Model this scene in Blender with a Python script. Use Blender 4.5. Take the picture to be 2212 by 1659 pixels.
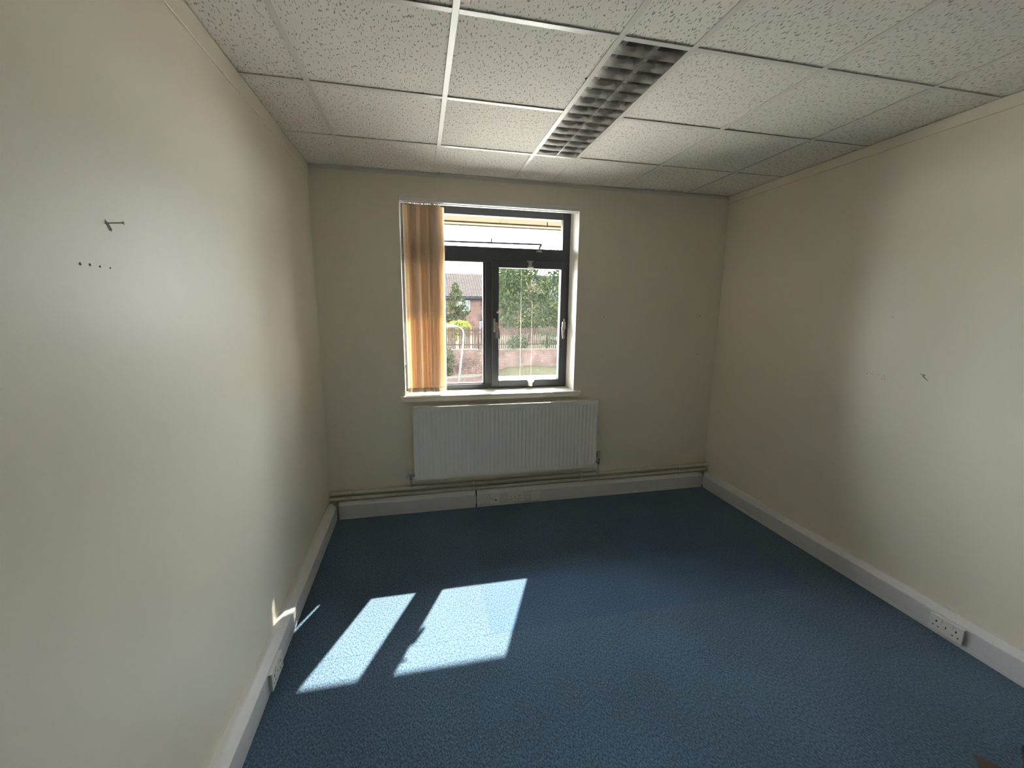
import bpy, bmesh, math, random
import numpy as np
from mathutils import Vector, Matrix

random.seed(7)
rng = np.random.default_rng(7)
SC = bpy.context.scene
COL = SC.collection
for o in list(bpy.data.objects):
    bpy.data.objects.remove(o)

# ------------------------------------------------------------------ camera
W_PX, H_PX, F_PX = 2212.0, 1659.0, 902.79
CAM = Vector((0.7245, -3.3504, 1.6529))
YAW, PITCH, ROLL = 0.2191, -0.1748, 0.0099
fw = Vector((math.sin(YAW) * math.cos(PITCH), math.cos(YAW) * math.cos(PITCH), math.sin(PITCH)))
rt0 = Vector((math.cos(YAW), -math.sin(YAW), 0))
up0 = rt0.cross(fw)
rt = rt0 * math.cos(ROLL) + up0 * math.sin(ROLL)
up = up0 * math.cos(ROLL) - rt0 * math.sin(ROLL)
cam_d = bpy.data.cameras.new('camera')
cam_d.sensor_width = 36.0
cam_d.lens = F_PX / W_PX * 36.0
cam_d.clip_start = 0.05
cam_d.clip_end = 400
cam = bpy.data.objects.new('camera', cam_d)
COL.objects.link(cam)
M = Matrix.Identity(4)
for i in range(3):
    M[i][0], M[i][1], M[i][2], M[i][3] = rt[i], up[i], -fw[i], CAM[i]
cam.matrix_world = M
SC.camera = cam

# ------------------------------------------------------------------ sky, sun, exposure
world = bpy.data.worlds.new('hazy_sky')
SC.world = world
world.use_nodes = True
wb = world.node_tree.nodes['Background']
wb.inputs[0].default_value = (0.95, 0.98, 1.0, 1)
wb.inputs[1].default_value = 4.0

sun_d = bpy.data.lights.new('sun', 'SUN')
sun_d.energy = 6.2
sun_d.angle = math.radians(0.55)
sun_d.color = (1.0, 0.90, 0.76)
sun = bpy.data.objects.new('sun', sun_d)
COL.objects.link(sun)
sun.location = (8, 18, 17)
sun.rotation_euler = Vector((-0.455, -1.0, -0.945)).to_track_quat('-Z', 'Y').to_euler()

SC.view_settings.view_transform = 'Standard'
SC.view_settings.look = 'None'
SC.view_settings.gamma = 1.0
SC.view_settings.use_curve_mapping = False
SC.view_settings.exposure = 2.7
SC.cycles.max_bounces = 9
SC.cycles.diffuse_bounces = 7
SC.cycles.glossy_bounces = 3
SC.cycles.transparent_max_bounces = 12
SC.cycles.transmission_bounces = 4
SC.cycles.sample_clamp_indirect = 12.0
SC.cycles.adaptive_threshold = 0.025
SC.cycles.caustics_reflective = False
SC.cycles.caustics_refractive = False

# room dimensions (metres); the window wall's inner face is y = 0
XR, HZ, YF = 3.3896, 2.6359, -5.60
OPX0, OPX1, OPZ0, OPZ1 = 0.605, 2.017, 0.925, 2.475

# ------------------------------------------------------------------ materials
def new_mat(name):
    m = bpy.data.materials.new(name)
    m.use_nodes = True
    nt = m.node_tree
    return m, nt, nt.nodes, nt.links, nt.nodes['Principled BSDF']

def mat(name, col, rough=0.6, metal=0.0, var=0.0, vscale=8.0, bump=0.0, bscale=60.0, spec=0.5, coat=0.0):
    m, nt, N, L, P = new_mat(name)
    P.inputs['Base Color'].default_value = (*col, 1)
    P.inputs['Roughness'].default_value = rough
    P.inputs['Metallic'].default_value = metal
    P.inputs['Specular IOR Level'].default_value = spec
    P.inputs['Coat Weight'].default_value = coat
    tc = N.new('ShaderNodeTexCoord')
    nz = N.new('ShaderNodeTexNoise')
    nz.inputs['Scale'].default_value = vscale
    nz.inputs['Detail'].default_value = 3
    L.new(tc.outputs['Object'], nz.inputs['Vector'])
    if var > 0:
        mx = N.new('ShaderNodeMix'); mx.data_type = 'RGBA'
        mx.inputs['A'].default_value = (*[c * (1 - var) for c in col], 1)
        mx.inputs['B'].default_value = (*[min(1, c * (1 + var)) for c in col], 1)
        L.new(nz.outputs['Fac'], mx.inputs['Factor'])
        L.new(mx.outputs['Result'], P.inputs['Base Color'])
    if bump > 0:
        n2 = N.new('ShaderNodeTexNoise')
        n2.inputs['Scale'].default_value = bscale
        n2.inputs['Detail'].default_value = 4
        L.new(tc.outputs['Object'], n2.inputs['Vector'])
        b = N.new('ShaderNodeBump')
        b.inputs['Strength'].default_value = bump
        b.inputs['Distance'].default_value = 0.004
        L.new(n2.outputs['Fac'], b.inputs['Height'])
        L.new(b.outputs['Normal'], P.inputs['Normal'])
    return m

M_WALL = mat('cream_wall_paint', (0.80, 0.745, 0.625), 0.42, var=0.03, vscale=2.5, bump=0.06, bscale=140, spec=0.35)
M_REVEAL = mat('white_reveal_paint', (0.86, 0.835, 0.78), 0.5, var=0.03, bump=0.05, bscale=90)
M_WHITEP = mat('white_plastic', (0.72, 0.71, 0.72), 0.38, var=0.02)
M_LID = mat('white_plastic_lid', (0.66, 0.66, 0.69), 0.4, var=0.02)
M_SOCKET = mat('white_socket_plastic', (0.76, 0.755, 0.73), 0.3, var=0.01)
M_DARK = mat('dark_slot', (0.015, 0.015, 0.017), 0.8)
M_TEE = mat('white_enamelled_tee', (0.66, 0.635, 0.595), 0.33, var=0.02)
M_GLOSSW = mat('white_gloss_sill_paint', (0.86, 0.84, 0.79), 0.3, var=0.04, vscale=14)
M_RAD = mat('white_radiator_enamel', (0.79, 0.785, 0.76), 0.28, var=0.015)
M_PIPE = mat('painted_pipe', (0.56, 0.535, 0.43), 0.4, var=0.05, vscale=12)
M_TAIL = mat('white_painted_tail', (0.62, 0.61, 0.54), 0.4, var=0.04)
M_CHROME = mat('chrome', (0.72, 0.72, 0.74), 0.12, metal=1.0, var=0.02)
M_FRAME = mat('dark_bronze_frame', (0.060, 0.068, 0.080), 0.42, var=0.1, vscale=20, spec=0.5)
M_HANDLE = mat('satin_grey_handle', (0.42, 0.40, 0.36), 0.35, metal=0.35, var=0.05)
M_STAY = mat('grey_steel_stay', (0.25, 0.25, 0.28), 0.4, metal=0.6, var=0.05)
M_ALU = mat('mirror_louvre_aluminium', (0.36, 0.35, 0.34), 0.27, metal=1.0, var=0.03)
M_HOUS = mat('grey_light_housing', (0.16, 0.155, 0.15), 0.4, var=0.03)
M_TUBE = mat('unlit_fluorescent_tube', (0.80, 0.80, 0.78), 0.25)
M_STEEL = mat('zinc_steel', (0.62, 0.60, 0.55), 0.3, metal=1.0, var=0.05)
M_CORD = mat('white_cord', (0.8, 0.8, 0.76), 0.6)
M_WEIGHT = mat('beige_bottom_weight', (0.55, 0.47, 0.38), 0.6, var=0.04)
M_RAIL = mat('white_headrail', (0.76, 0.75, 0.73), 0.35, var=0.02)
M_BAG = mat('black_bag_fabric', (0.012, 0.010, 0.014), 0.7, var=0.2, vscale=30, bump=0.3, bscale=40)
M_CARD = mat('brown_card', (0.085, 0.065, 0.045), 0.8, var=0.15, vscale=25)
M_CILL = mat('white_outdoor_cill', (0.75, 0.73, 0.70), 0.5, var=0.05)
M_SOFFIT = mat('tan_soffit_board', (0.105, 0.078, 0.050), 0.7, var=0.18, vscale=9, spec=0.06)
M_FASCIA = mat('cream_fascia', (0.110, 0.095, 0.066), 0.6, var=0.1, vscale=6, spec=0.06)
M_HWIN = mat('white_house_window_frame', (0.1600, 0.1640, 0.1680), 0.4, spec=0.06)
M_HGLASS = mat('dark_house_glass', (0.05, 0.06, 0.08), 0.08)
M_GUTTER = mat('dark_gutter', (0.0158, 0.0180, 0.0248), 0.4, spec=0.06)
M_ROOFT = mat('brown_roof_tile', (0.0281, 0.0214, 0.0202), 0.85, var=0.3, vscale=1.2, spec=0.06)
M_ROOFB = mat('dark_roof_felt', (0.03, 0.026, 0.026), 0.9, spec=0.06)
M_LAMPM = mat('grey_lamp_post_metal', (0.050, 0.052, 0.052), 0.5, var=0.05, spec=0.08)
M_LANT = mat('pale_lantern_shell', (0.1350, 0.1395, 0.1485), 0.35)
M_FENCE = mat('brown_fence_timber', (0.0236, 0.0146, 0.0129), 0.85, var=0.3, vscale=3, spec=0.06)
M_COPE = mat('pale_coping_stone', (0.0630, 0.0563, 0.0518), 0.85, var=0.2, spec=0.06)
M_BARK = mat('brown_bark', (0.06, 0.045, 0.032), 0.9, var=0.3, spec=0.06)
M_VERGE = mat('pale_gravel_verge', (0.0585, 0.0518, 0.0405), 0.9, var=0.2, vscale=3, spec=0.06)
M_PAVE = mat('reddish_block_paving', (0.0383, 0.0234, 0.0216), 0.9, var=0.25, vscale=2, spec=0.06)
M_GRASS = mat('dry_grass', (0.0225, 0.0216, 0.0117), 0.95, var=0.4, vscale=1.5, bump=0.5, bscale=9, spec=0.06)
M_UNDER = mat('dark_undergrowth_earth', (0.05, 0.05, 0.03), 0.95, var=0.3, spec=0.06)

def mat_ceiling():
    m, nt, N, L, P = new_mat('fissured_ceiling_tile')
    P.inputs['Roughness'].default_value = 0.9
    P.inputs['Specular IOR Level'].default_value = 0.2
    tc = N.new('ShaderNodeTexCoord'); oi = N.new('ShaderNodeObjectInfo')
    sc = N.new('ShaderNodeVectorMath'); sc.operation = 'SCALE'; sc.inputs['Scale'].default_value = 37.0
    cx = N.new('ShaderNodeCombineXYZ')
    L.new(oi.outputs['Random'], cx.inputs[0]); L.new(oi.outputs['Random'], cx.inputs[1])
    L.new(cx.outputs[0], sc.inputs[0])
    ad = N.new('ShaderNodeVectorMath'); ad.operation = 'ADD'
    L.new(tc.outputs['Object'], ad.inputs[0]); L.new(sc.outputs[0], ad.inputs[1])
    # wobble, then stretch the pits along the depth of the room
    wob = N.new('ShaderNodeTexNoise'); wob.inputs['Scale'].default_value = 26
    L.new(ad.outputs[0], wob.inputs['Vector'])
    wm = N.new('ShaderNodeVectorMath'); wm.operation = 'MULTIPLY_ADD'
    wm.inputs[1].default_value = (0.020, 0.020, 0); 
    L.new(wob.outputs['Color'], wm.inputs[0]); L.new(ad.outputs[0], wm.inputs[2])
    mp = N.new('ShaderNodeMapping'); mp.inputs['Scale'].default_value = (175, 55, 1)
    mp.inputs['Rotation'].default_value = (0, 0, 0.12)
    L.new(wm.outputs[0], mp.inputs['Vector'])
    nz = N.new('ShaderNodeTexNoise'); nz.inputs['Scale'].default_value = 1.0; nz.inputs['Detail'].default_value = 0.5
    L.new(mp.outputs[0], nz.inputs['Vector'])
    rp = N.new('ShaderNodeValToRGB')
    rp.color_ramp.elements[0].position = 0.625; rp.color_ramp.elements[0].color = (1, 1, 1, 1)
    rp.color_ramp.elements[1].position = 0.70; rp.color_ramp.elements[1].color = (0, 0, 0, 1)
    L.new(nz.outputs['Fac'], rp.inputs[0])
    fine = N.new('ShaderNodeTexNoise'); fine.inputs['Scale'].default_value = 330; fine.inputs['Detail'].default_value = 3
    L.new(ad.outputs[0], fine.inputs['Vector'])
    mx0 = N.new('ShaderNodeMix'); mx0.data_type = 'RGBA'
    mx0.inputs['A'].default_value = (0.66, 0.63, 0.585, 1); mx0.inputs['B'].default_value = (0.90, 0.865, 0.815, 1)
    L.new(fine.outputs['Fac'], mx0.inputs['Factor'])
    mx = N.new('ShaderNodeMix'); mx.data_type = 'RGBA'
    mx.inputs['A'].default_value = (0.37, 0.35, 0.315, 1)
    L.new(rp.outputs[0], mx.inputs['Factor']); L.new(mx0.outputs['Result'], mx.inputs['B'])
    L.new(mx.outputs['Result'], P.inputs['Base Color'])
    b = N.new('ShaderNodeBump'); b.inputs['Strength'].default_value = 0.6; b.inputs['Distance'].default_value = 0.003
    L.new(rp.outputs[0], b.inputs['Height'])
    b2 = N.new('ShaderNodeBump'); b2.inputs['Strength'].default_value = 0.25; b2.inputs['Distance'].default_value = 0.001
    L.new(fine.outputs['Fac'], b2.inputs['Height']); L.new(b.outputs[0], b2.inputs['Normal'])
    L.new(b2.outputs[0], P.inputs['Normal'])
    return m

def mat_carpet(name, dark, light):
    m, nt, N, L, P = new_mat(name)
    P.inputs['Roughness'].default_value = 0.85
    P.inputs['Specular IOR Level'].default_value = 0.25
    P.inputs['Sheen Weight'].default_value = 0.25
    P.inputs['Sheen Roughness'].default_value = 0.45
    tc = N.new('ShaderNodeTexCoord'); oi = N.new('ShaderNodeObjectInfo')
    cx = N.new('ShaderNodeCombineXYZ'); mu = N.new('ShaderNodeMath'); mu.operation = 'MULTIPLY'; mu.inputs[1].default_value = 53
    L.new(oi.outputs['Random'], mu.inputs[0]); L.new(mu.outputs[0], cx.inputs[0]); L.new(mu.outputs[0], cx.inputs[1])
    ad = N.new('ShaderNodeVectorMath'); ad.operation = 'ADD'
    L.new(tc.outputs['Object'], ad.inputs[0]); L.new(cx.outputs[0], ad.inputs[1])
    mp = N.new('ShaderNodeMapping'); mp.inputs['Scale'].default_value = (1.0, 0.62, 1); mp.inputs['Rotation'].default_value = (0, 0, 0.5)
    L.new(ad.outputs[0], mp.inputs['Vector'])
    nz = N.new('ShaderNodeTexNoise'); nz.inputs['Scale'].default_value = 150; nz.inputs['Detail'].default_value = 2.5; nz.inputs['Roughness'].default_value = 0.65
    L.new(mp.outputs[0], nz.inputs['Vector'])
    rp = N.new('ShaderNodeValToRGB')
    rp.color_ramp.elements[0].position = 0.36; rp.color_ramp.elements[0].color = (*dark, 1)
    rp.color_ramp.elements[1].position = 0.70; rp.color_ramp.elements[1].color = (*light, 1)
    L.new(nz.outputs['Fac'], rp.inputs[0])
    # broad wear
    n2 = N.new('ShaderNodeTexNoise'); n2.inputs['Scale'].default_value = 1.7
    g = N.new('ShaderNodeNewGeometry'); L.new(g.outputs['Position'], n2.inputs['Vector'])
    mr = N.new('ShaderNodeMapRange'); mr.inputs['From Min'].default_value = 0.3; mr.inputs['From Max'].default_value = 0.7
    mr.inputs['To Min'].default_value = 0.88; mr.inputs['To Max'].default_value = 1.12
    L.new(n2.outputs['Fac'], mr.inputs[0])
    vm = N.new('ShaderNodeVectorMath'); vm.operation = 'SCALE'
    L.new(rp.outputs[0], vm.inputs[0]); L.new(mr.outputs[0], vm.inputs['Scale'])
    L.new(vm.outputs[0], P.inputs['Base Color'])
    b = N.new('ShaderNodeBump'); b.inputs['Strength'].default_value = 1.0; b.inputs['Distance'].default_value = 0.0045
    L.new(nz.outputs['Fac'], b.inputs['Height']); L.new(b.outputs[0], P.inputs['Normal'])
    return m

def mat_glass(name, haze, spots, streaks=0.0):
    m, nt, N, L, P = new_mat(name)
    N.remove(P)
    out = N['Material Output']
    tr = N.new('ShaderNodeBsdfTransparent'); tr.inputs[0].default_value = (0.955, 0.975, 0.97, 1)
    gl = N.new('ShaderNodeBsdfGlossy'); gl.inputs['Roughness'].default_value = 0.02
    fr = N.new('ShaderNodeFresnel'); fr.inputs['IOR'].default_value = 1.3
    mg = N.new('ShaderNodeMixShader'); L.new(fr.outputs[0], mg.inputs[0]); L.new(tr.outputs[0], mg.inputs[1]); L.new(gl.outputs[0], mg.inputs[2])
    df = N.new('ShaderNodeBsdfDiffuse'); df.inputs[0].default_value = (0.75, 0.74, 0.72, 1)
    tl = N.new('ShaderNodeBsdfTranslucent'); tl.inputs[0].default_value = (0.8, 0.79, 0.78, 1)
    md = N.new('ShaderNodeMixShader'); md.inputs[0].default_value = 0.65
    L.new(df.outputs[0], md.inputs[1]); L.new(tl.outputs[0], md.inputs[2])
    tc = N.new('ShaderNodeTexCoord')
    n1 = N.new('ShaderNodeTexNoise'); n1.inputs['Scale'].default_value = 55; n1.inputs['Detail'].default_value = 3
    L.new(tc.outputs['Object'], n1.inputs['Vector'])
    r1 = N.new('ShaderNodeMapRange'); r1.inputs['From Min'].default_value = 0.62; r1.inputs['From Max'].default_value = 0.76
    r1.inputs['To Max'].default_value = spots
    L.new(n1.outputs['Fac'], r1.inputs[0])
    n2 = N.new('ShaderNodeTexNoise'); n2.inputs['Scale'].default_value = 5; n2.inputs['Detail'].default_value = 4
    L.new(tc.outputs['Object'], n2.inputs['Vector'])
    r2 = N.new('ShaderNodeMapRange'); r2.inputs['From Min'].default_value = 0.3; r2.inputs['From Max'].default_value = 0.75
    r2.inputs['To Min'].default_value = haze * 0.6; r2.inputs['To Max'].default_value = haze * 1.6
    L.new(n2.outputs['Fac'], r2.inputs[0])
    a = N.new('ShaderNodeMath'); a.operation = 'ADD'
    L.new(r1.outputs[0], a.inputs[0]); L.new(r2.outputs[0], a.inputs[1])
    last = a
    if streaks > 0:      # runs of dirty water down the pane
        sx = N.new('ShaderNodeSeparateXYZ'); L.new(tc.outputs['Object'], sx.inputs[0])
        for px, zt, w in ((1.592, 9.0, 0.0035), (1.692, 1.73, 0.003)):
            s1 = N.new('ShaderNodeMath'); s1.operation = 'SUBTRACT'; s1.inputs[1].default_value = px; L.new(sx.outputs[0], s1.inputs[0])
            s2 = N.new('ShaderNodeMath'); s2.operation = 'ABSOLUTE'; L.new(s1.outputs[0], s2.inputs[0])
            s3 = N.new('ShaderNodeMapRange'); s3.inputs['From Min'].default_value = w; s3.inputs['From Max'].default_value = w * 0.4
            s3.inputs['To Max'].default_value = streaks; L.new(s2.outputs[0], s3.inputs[0])
            s4 = N.new('ShaderNodeMath'); s4.operation = 'LESS_THAN'; s4.inputs[1].default_value = zt; L.new(sx.outputs[2], s4.inputs[0])
            s5 = N.new('ShaderNodeMath'); s5.operation = 'MULTIPLY'; L.new(s3.outputs[0], s5.inputs[0]); L.new(s4.outputs[0], s5.inputs[1])
            s6 = N.new('ShaderNodeMath'); s6.operation = 'ADD'; L.new(last.outputs[0], s6.inputs[0]); L.new(s5.outputs[0], s6.inputs[1])
            last = s6
    mm = N.new('ShaderNodeMixShader'); L.new(last.outputs[0], mm.inputs[0])
    L.new(mg.outputs[0], mm.inputs[1]); L.new(md.outputs[0], mm.inputs[2])
    L.new(mm.outputs[0], out.inputs[0])
    return m

def mat_fabric():
    m, nt, N, L, P = new_mat('beige_blind_fabric')
    N.remove(P); out = N['Material Output']
    tc = N.new('ShaderNodeTexCoord')
    mp = N.new('ShaderNodeMapping'); mp.inputs['Scale'].default_value = (500, 500, 60); L.new(tc.outputs['Object'], mp.inputs[0])
    nz = N.new('ShaderNodeTexNoise'); nz.inputs['Scale'].default_value = 1; L.new(mp.outputs[0], nz.inputs['Vector'])
    mx = N.new('ShaderNodeMix'); mx.data_type = 'RGBA'; mx.inputs['A'].default_value = (0.68, 0.62, 0.55, 1); mx.inputs['B'].default_value = (0.80, 0.73, 0.66, 1)
    L.new(nz.outputs['Fac'], mx.inputs['Factor'])
    df = N.new('ShaderNodeBsdfDiffuse'); L.new(mx.outputs['Result'], df.inputs[0])
    tl = N.new('ShaderNodeBsdfTranslucent'); tl.inputs[0].default_value = (0.86, 0.68, 0.48, 1)
    ms = N.new('ShaderNodeMixShader'); ms.inputs[0].default_value = 0.5
    L.new(df.outputs[0], ms.inputs[1]); L.new(tl.outputs[0], ms.inputs[2]); L.new(ms.outputs[0], out.inputs[0])
    return m

def mat_leaf(name, c0, c1, c2):
    m, nt, N, L, P = new_mat(name)
    N.remove(P); out = N['Material Output']
    g = N.new('ShaderNodeNewGeometry')
    rp = N.new('ShaderNodeValToRGB')
    e = rp.color_ramp.elements
    e[0].color = (*c0, 1); e[0].position = 0.0
    e[1].color = (*c2, 1); e[1].position = 1.0
    k = e.new(0.6); k.color = (*c1, 1)
    L.new(g.outputs['Random Per Island'], rp.inputs[0])
    df = N.new('ShaderNodeBsdfDiffuse'); L.new(rp.outputs[0], df.inputs[0])
    tl = N.new('ShaderNodeBsdfTranslucent'); L.new(rp.outputs[0], tl.inputs[0])
    ms = N.new('ShaderNodeMixShader'); ms.inputs[0].default_value = 0.4
    L.new(df.outputs[0], ms.inputs[1]); L.new(tl.outputs[0], ms.inputs[2]); L.new(ms.outputs[0], out.inputs[0])
    return m

def mat_brick(name, c0, c1, mortar, sx=1.0):
    m, nt, N, L, P = new_mat(name)
    P.inputs['Roughness'].default_value = 0.9
    P.inputs['Specular IOR Level'].default_value = 0.06
    g = N.new('ShaderNodeNewGeometry'); sp = N.new('ShaderNodeSeparateXYZ'); cb = N.new('ShaderNodeCombineXYZ')
    L.new(g.outputs['Position'], sp.inputs[0]); L.new(sp.outputs[0], cb.inputs[0]); L.new(sp.outputs[2], cb.inputs[1])
    br = N.new('ShaderNodeTexBrick'); br.inputs['Scale'].default_value = 1.0
    br.inputs['Brick Width'].default_value = 0.225; br.inputs['Row Height'].default_value = 0.075; br.inputs['Mortar Size'].default_value = 0.01
    br.inputs['Color1'].default_value = (*c0, 1); br.inputs['Color2'].default_value = (*c1, 1); br.inputs['Mortar'].default_value = (*mortar, 1)
    L.new(cb.outputs[0], br.inputs['Vector'])
    nz = N.new('ShaderNodeTexNoise'); nz.inputs['Scale'].default_value = 1.5; nz.inputs['Detail'].default_value = 6; nz.inputs['Roughness'].default_value = 0.65
    L.new(g.outputs['Position'], nz.inputs['Vector'])
    mr = N.new('ShaderNodeMapRange'); mr.inputs['From Min'].default_value = 0.3; mr.inputs['From Max'].default_value = 0.7
    mr.inputs['To Min'].default_value = 0.45; mr.inputs['To Max'].default_value = 1.8; L.new(nz.outputs['Fac'], mr.inputs[0])
    vm = N.new('ShaderNodeVectorMath'); vm.operation = 'SCALE'; L.new(br.outputs['Color'], vm.inputs[0]); L.new(mr.outputs[0], vm.inputs['Scale'])
    L.new(vm.outputs[0], P.inputs['Base Color'])
    return m

M_CEIL = mat_ceiling()
M_CARPET = mat_carpet('blue_carpet_tile', (0.022, 0.053, 0.098), (0.110, 0.195, 0.290))
M_CARPETN = mat_carpet('newer_blue_carpet_tile', (0.022, 0.054, 0.108), (0.080, 0.165, 0.285))
M_GLASS = mat_glass('dusty_window_glass', 0.0025, 0.035)
M_GLASSD = mat_glass('smeared_window_glass', 0.006, 0.05, 0.05)
M_FABRIC = mat_fabric()
M_LEAFD = mat_leaf('dark_tree_leaf', (0.0076, 0.0168, 0.0100), (0.0184, 0.0321, 0.0146), (0.0765, 0.0842, 0.0214))
M_LEAFC = mat_leaf('conifer_leaf', (0.0107, 0.0184, 0.0114), (0.0229, 0.0321, 0.0161), (0.0575, 0.0612, 0.0229))
M_LEAFY = mat_leaf('yellow_green_leaf', (0.0510, 0.0663, 0.0163), (0.1122, 0.1275, 0.0275), (0.1734, 0.1734, 0.0459))
M_LEAFG = mat_leaf('mid_green_leaf', (0.0083, 0.0199, 0.0114), (0.0175, 0.0321, 0.0168), (0.0459, 0.0575, 0.0229))
M_BRICKW = mat_brick('retaining_wall_brick', (0.0422, 0.0191, 0.0141), (0.0281, 0.0164, 0.0141), (0.075, 0.064, 0.058))
M_BRICKH = mat_brick('house_brick', (0.0479, 0.0214, 0.0164), (0.0371, 0.0186, 0.0151), (0.075, 0.060, 0.053))
M_OUTW = mat_brick('outer_wall_brick', (0.20, 0.10, 0.07), (0.16, 0.08, 0.06), (0.2, 0.18, 0.16))

# ------------------------------------------------------------------ geometry helpers
class MB:
    """Collects shapes and links them as one mesh object."""
    def __init__(self):
        self.bm = bmesh.new()
    def box(self, x0, x1, y0, y1, z0, z1, bev=0.0, seg=2):
        b = bmesh.new()
        vs = [b.verts.new(p) for p in ((x0,y0,z0),(x1,y0,z0),(x1,y1,z0),(x0,y1,z0),(x0,y0,z1),(x1,y0,z1),(x1,y1,z1),(x0,y1,z1))]
        for f in ((0,3,2,1),(4,5,6,7),(0,1,5,4),(1,2,6,5),(2,3,7,6),(3,0,4,7)):
            b.faces.new([vs[i] for i in f])
        if bev > 0:
            bmesh.ops.bevel(b, geom=list(b.edges), offset=bev, segments=seg, affect='EDGES', profile=0.6)
        self._merge(b)
        return self
    def _merge(self, b):
        me = bpy.data.meshes.new('tmp'); b.to_mesh(me); b.free()
        self.bm.from_mesh(me); bpy.data.meshes.remove(me)
    def prism(self, prof, axis, a0, a1):
        """Extrude a closed 2-D profile along x, y or z. prof: (u,v) in the two other axes in order."""
        def P(u, v, a):
            return {'x': (a, u, v), 'y': (u, a, v), 'z': (u, v, a)}[axis]
        A = [self.bm.verts.new(P(u, v, a0)) for u, v in prof]
        B = [self.bm.verts.new(P(u, v, a1)) for u, v in prof]
        n = len(prof)
        fs = [self.bm.faces.new(A), self.bm.faces.new(B[::-1])]
        for i in range(n):
            fs.append(self.bm.faces.new((A[i], B[i], B[(i+1) % n], A[(i+1) % n])))
        bmesh.ops.recalc_face_normals(self.bm, faces=fs)
        return self
    def tube(self, pts, r, n=12, cap=True):
        pts = [Vector(p) for p in pts]
        rs = r if isinstance(r, (list, tuple)) else [r] * len(pts)
        rings = []
        ref = None
        for i, p in enumerate(pts):
            t = (pts[min(i+1, len(pts)-1)] - pts[max(i-1, 0)]).normalized()
            if ref is None:
                ref = Vector((0, 0, 1)) if abs(t.z) < 0.9 else Vector((1, 0, 0))
            a = t.cross(ref).normalized(); b = t.cross(a).normalized(); ref = -b if False else ref
            rings.append([self.bm.verts.new(p + (a * math.cos(2*math.pi*k/n) + b * math.sin(2*math.pi*k/n)) * rs[i]) for k in range(n)])
        fs = []
        for i in range(len(rings) - 1):
            for k in range(n):
                fs.append(self.bm.faces.new((rings[i][k], rings[i][(k+1) % n], rings[i+1][(k+1) % n], rings[i+1][k])))
        if cap:
            fs.append(self.bm.faces.new(rings[0])); fs.append(self.bm.faces.new(rings[-1]))
        bmesh.ops.recalc_face_normals(self.bm, faces=fs)
        return self
    def faces(self, verts, faces):
        vs = [self.bm.verts.new(v) for v in verts]
        for f in faces:
            self.bm.faces.new([vs[i] for i in f])
        return self
    def build(self, name, m, parent=None, smooth=False, label=None):
        me = bpy.data.meshes.new(name)
        self.bm.to_mesh(me); self.bm.free()
        return link(name, me, m, parent, smooth, label)

def link(name, me, m, parent=None, smooth=False, label=None, auto=40):
    o = bpy.data.objects.new(name, me)
    COL.objects.link(o)
    if len(me.materials) == 0:
        me.materials.append(m)
    if parent is not None:
        off = world_loc(parent)
        me.transform(Matrix.Translation(-off))
        o.parent = parent
    if smooth:
        for p in me.polygons:
            p.use_smooth = True
        try:
            me.set_sharp_from_angle(angle=math.radians(auto))
        except Exception:
            pass
    if label:
        o['label'] = label
    return o

def world_loc(o):
    v = Vector(o.location)
    while o.parent is not None:
        o = o.parent
        v += Vector(o.location)
    return v

def tag(o, label, cat, group=None, kind=None):
    o['label'] = label
    if cat: o['category'] = cat
    if group: o['group'] = group
    if kind: o['kind'] = kind
    return o

def struct(o, label=None, cat=None):
    o['kind'] = 'structure'
    if label: o['label'] = label
    if cat: o['category'] = cat
    return o

def thing(name, label, cat, loc, group=None):
    o = bpy.data.objects.new(name, None)
    o.empty_display_size = 0.1
    COL.objects.link(o)
    o.location = loc
    return tag(o, label, cat, group)

# ------------------------------------------------------------------ room shell
WT = 0.12
ZC = 2.90       # the walls run up past the suspended ceiling
# carpet on a slab: 500 mm carpet tiles
floor = struct(MB().box(-WT, XR + WT, YF - WT, 0.33, -0.16, -0.008).build('floor', mat('floor_screed', (0.2, 0.2, 0.19), 0.9)),
               'blue carpet tiled floor of the empty office', 'floor')
def seams(lo, hi, first, step):
    s = [lo]; v = first
    while v < hi - 1e-6:
        if v > lo + 1e-6: s.append(v)
        v += step
    return s + [hi]
sx = seams(0.0, XR, 0.05, 0.5)
sy = seams(YF, 0.0, -5.97, 0.5)
tile_cache = {}
def carpet_tile(x0, x1, y0, y1, m):
    key = (round(x1-x0, 3), round(y1-y0, 3), m.name)
    g = 0.0001
    if key not in tile_cache:
        w, d = x1-x0, y1-y0
        b = MB().box(g, w-g, g, d-g, -0.008, 0.0, 0.0005, 1)
        me = bpy.data.meshes.new('carpet_tile'); b.bm.to_mesh(me); b.bm.free(); me.materials.append(m)
        tile_cache[key] = me
    o = bpy.data.objects.new('carpet_tile', tile_cache[key])
    COL.objects.link(o); o.parent = floor; o.location = (x0, y0, 0)
    return o
for i in range(len(sx)-1):
    for j in range(len(sy)-1):
        cx_, cy_ = (sx[i]+sx[i+1])/2, (sy[j]+sy[j+1])/2
        new = (-1.47 < cy_ < -0.97 and 1.05 < cx_ < 3.05) or (-0.97 < cy_ < -0.47 and 2.05 < cx_ < 3.05)
        carpet_tile(sx[i], sx[i+1], sy[j], sy[j+1], M_CARPETN if new else M_CARPET)

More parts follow.
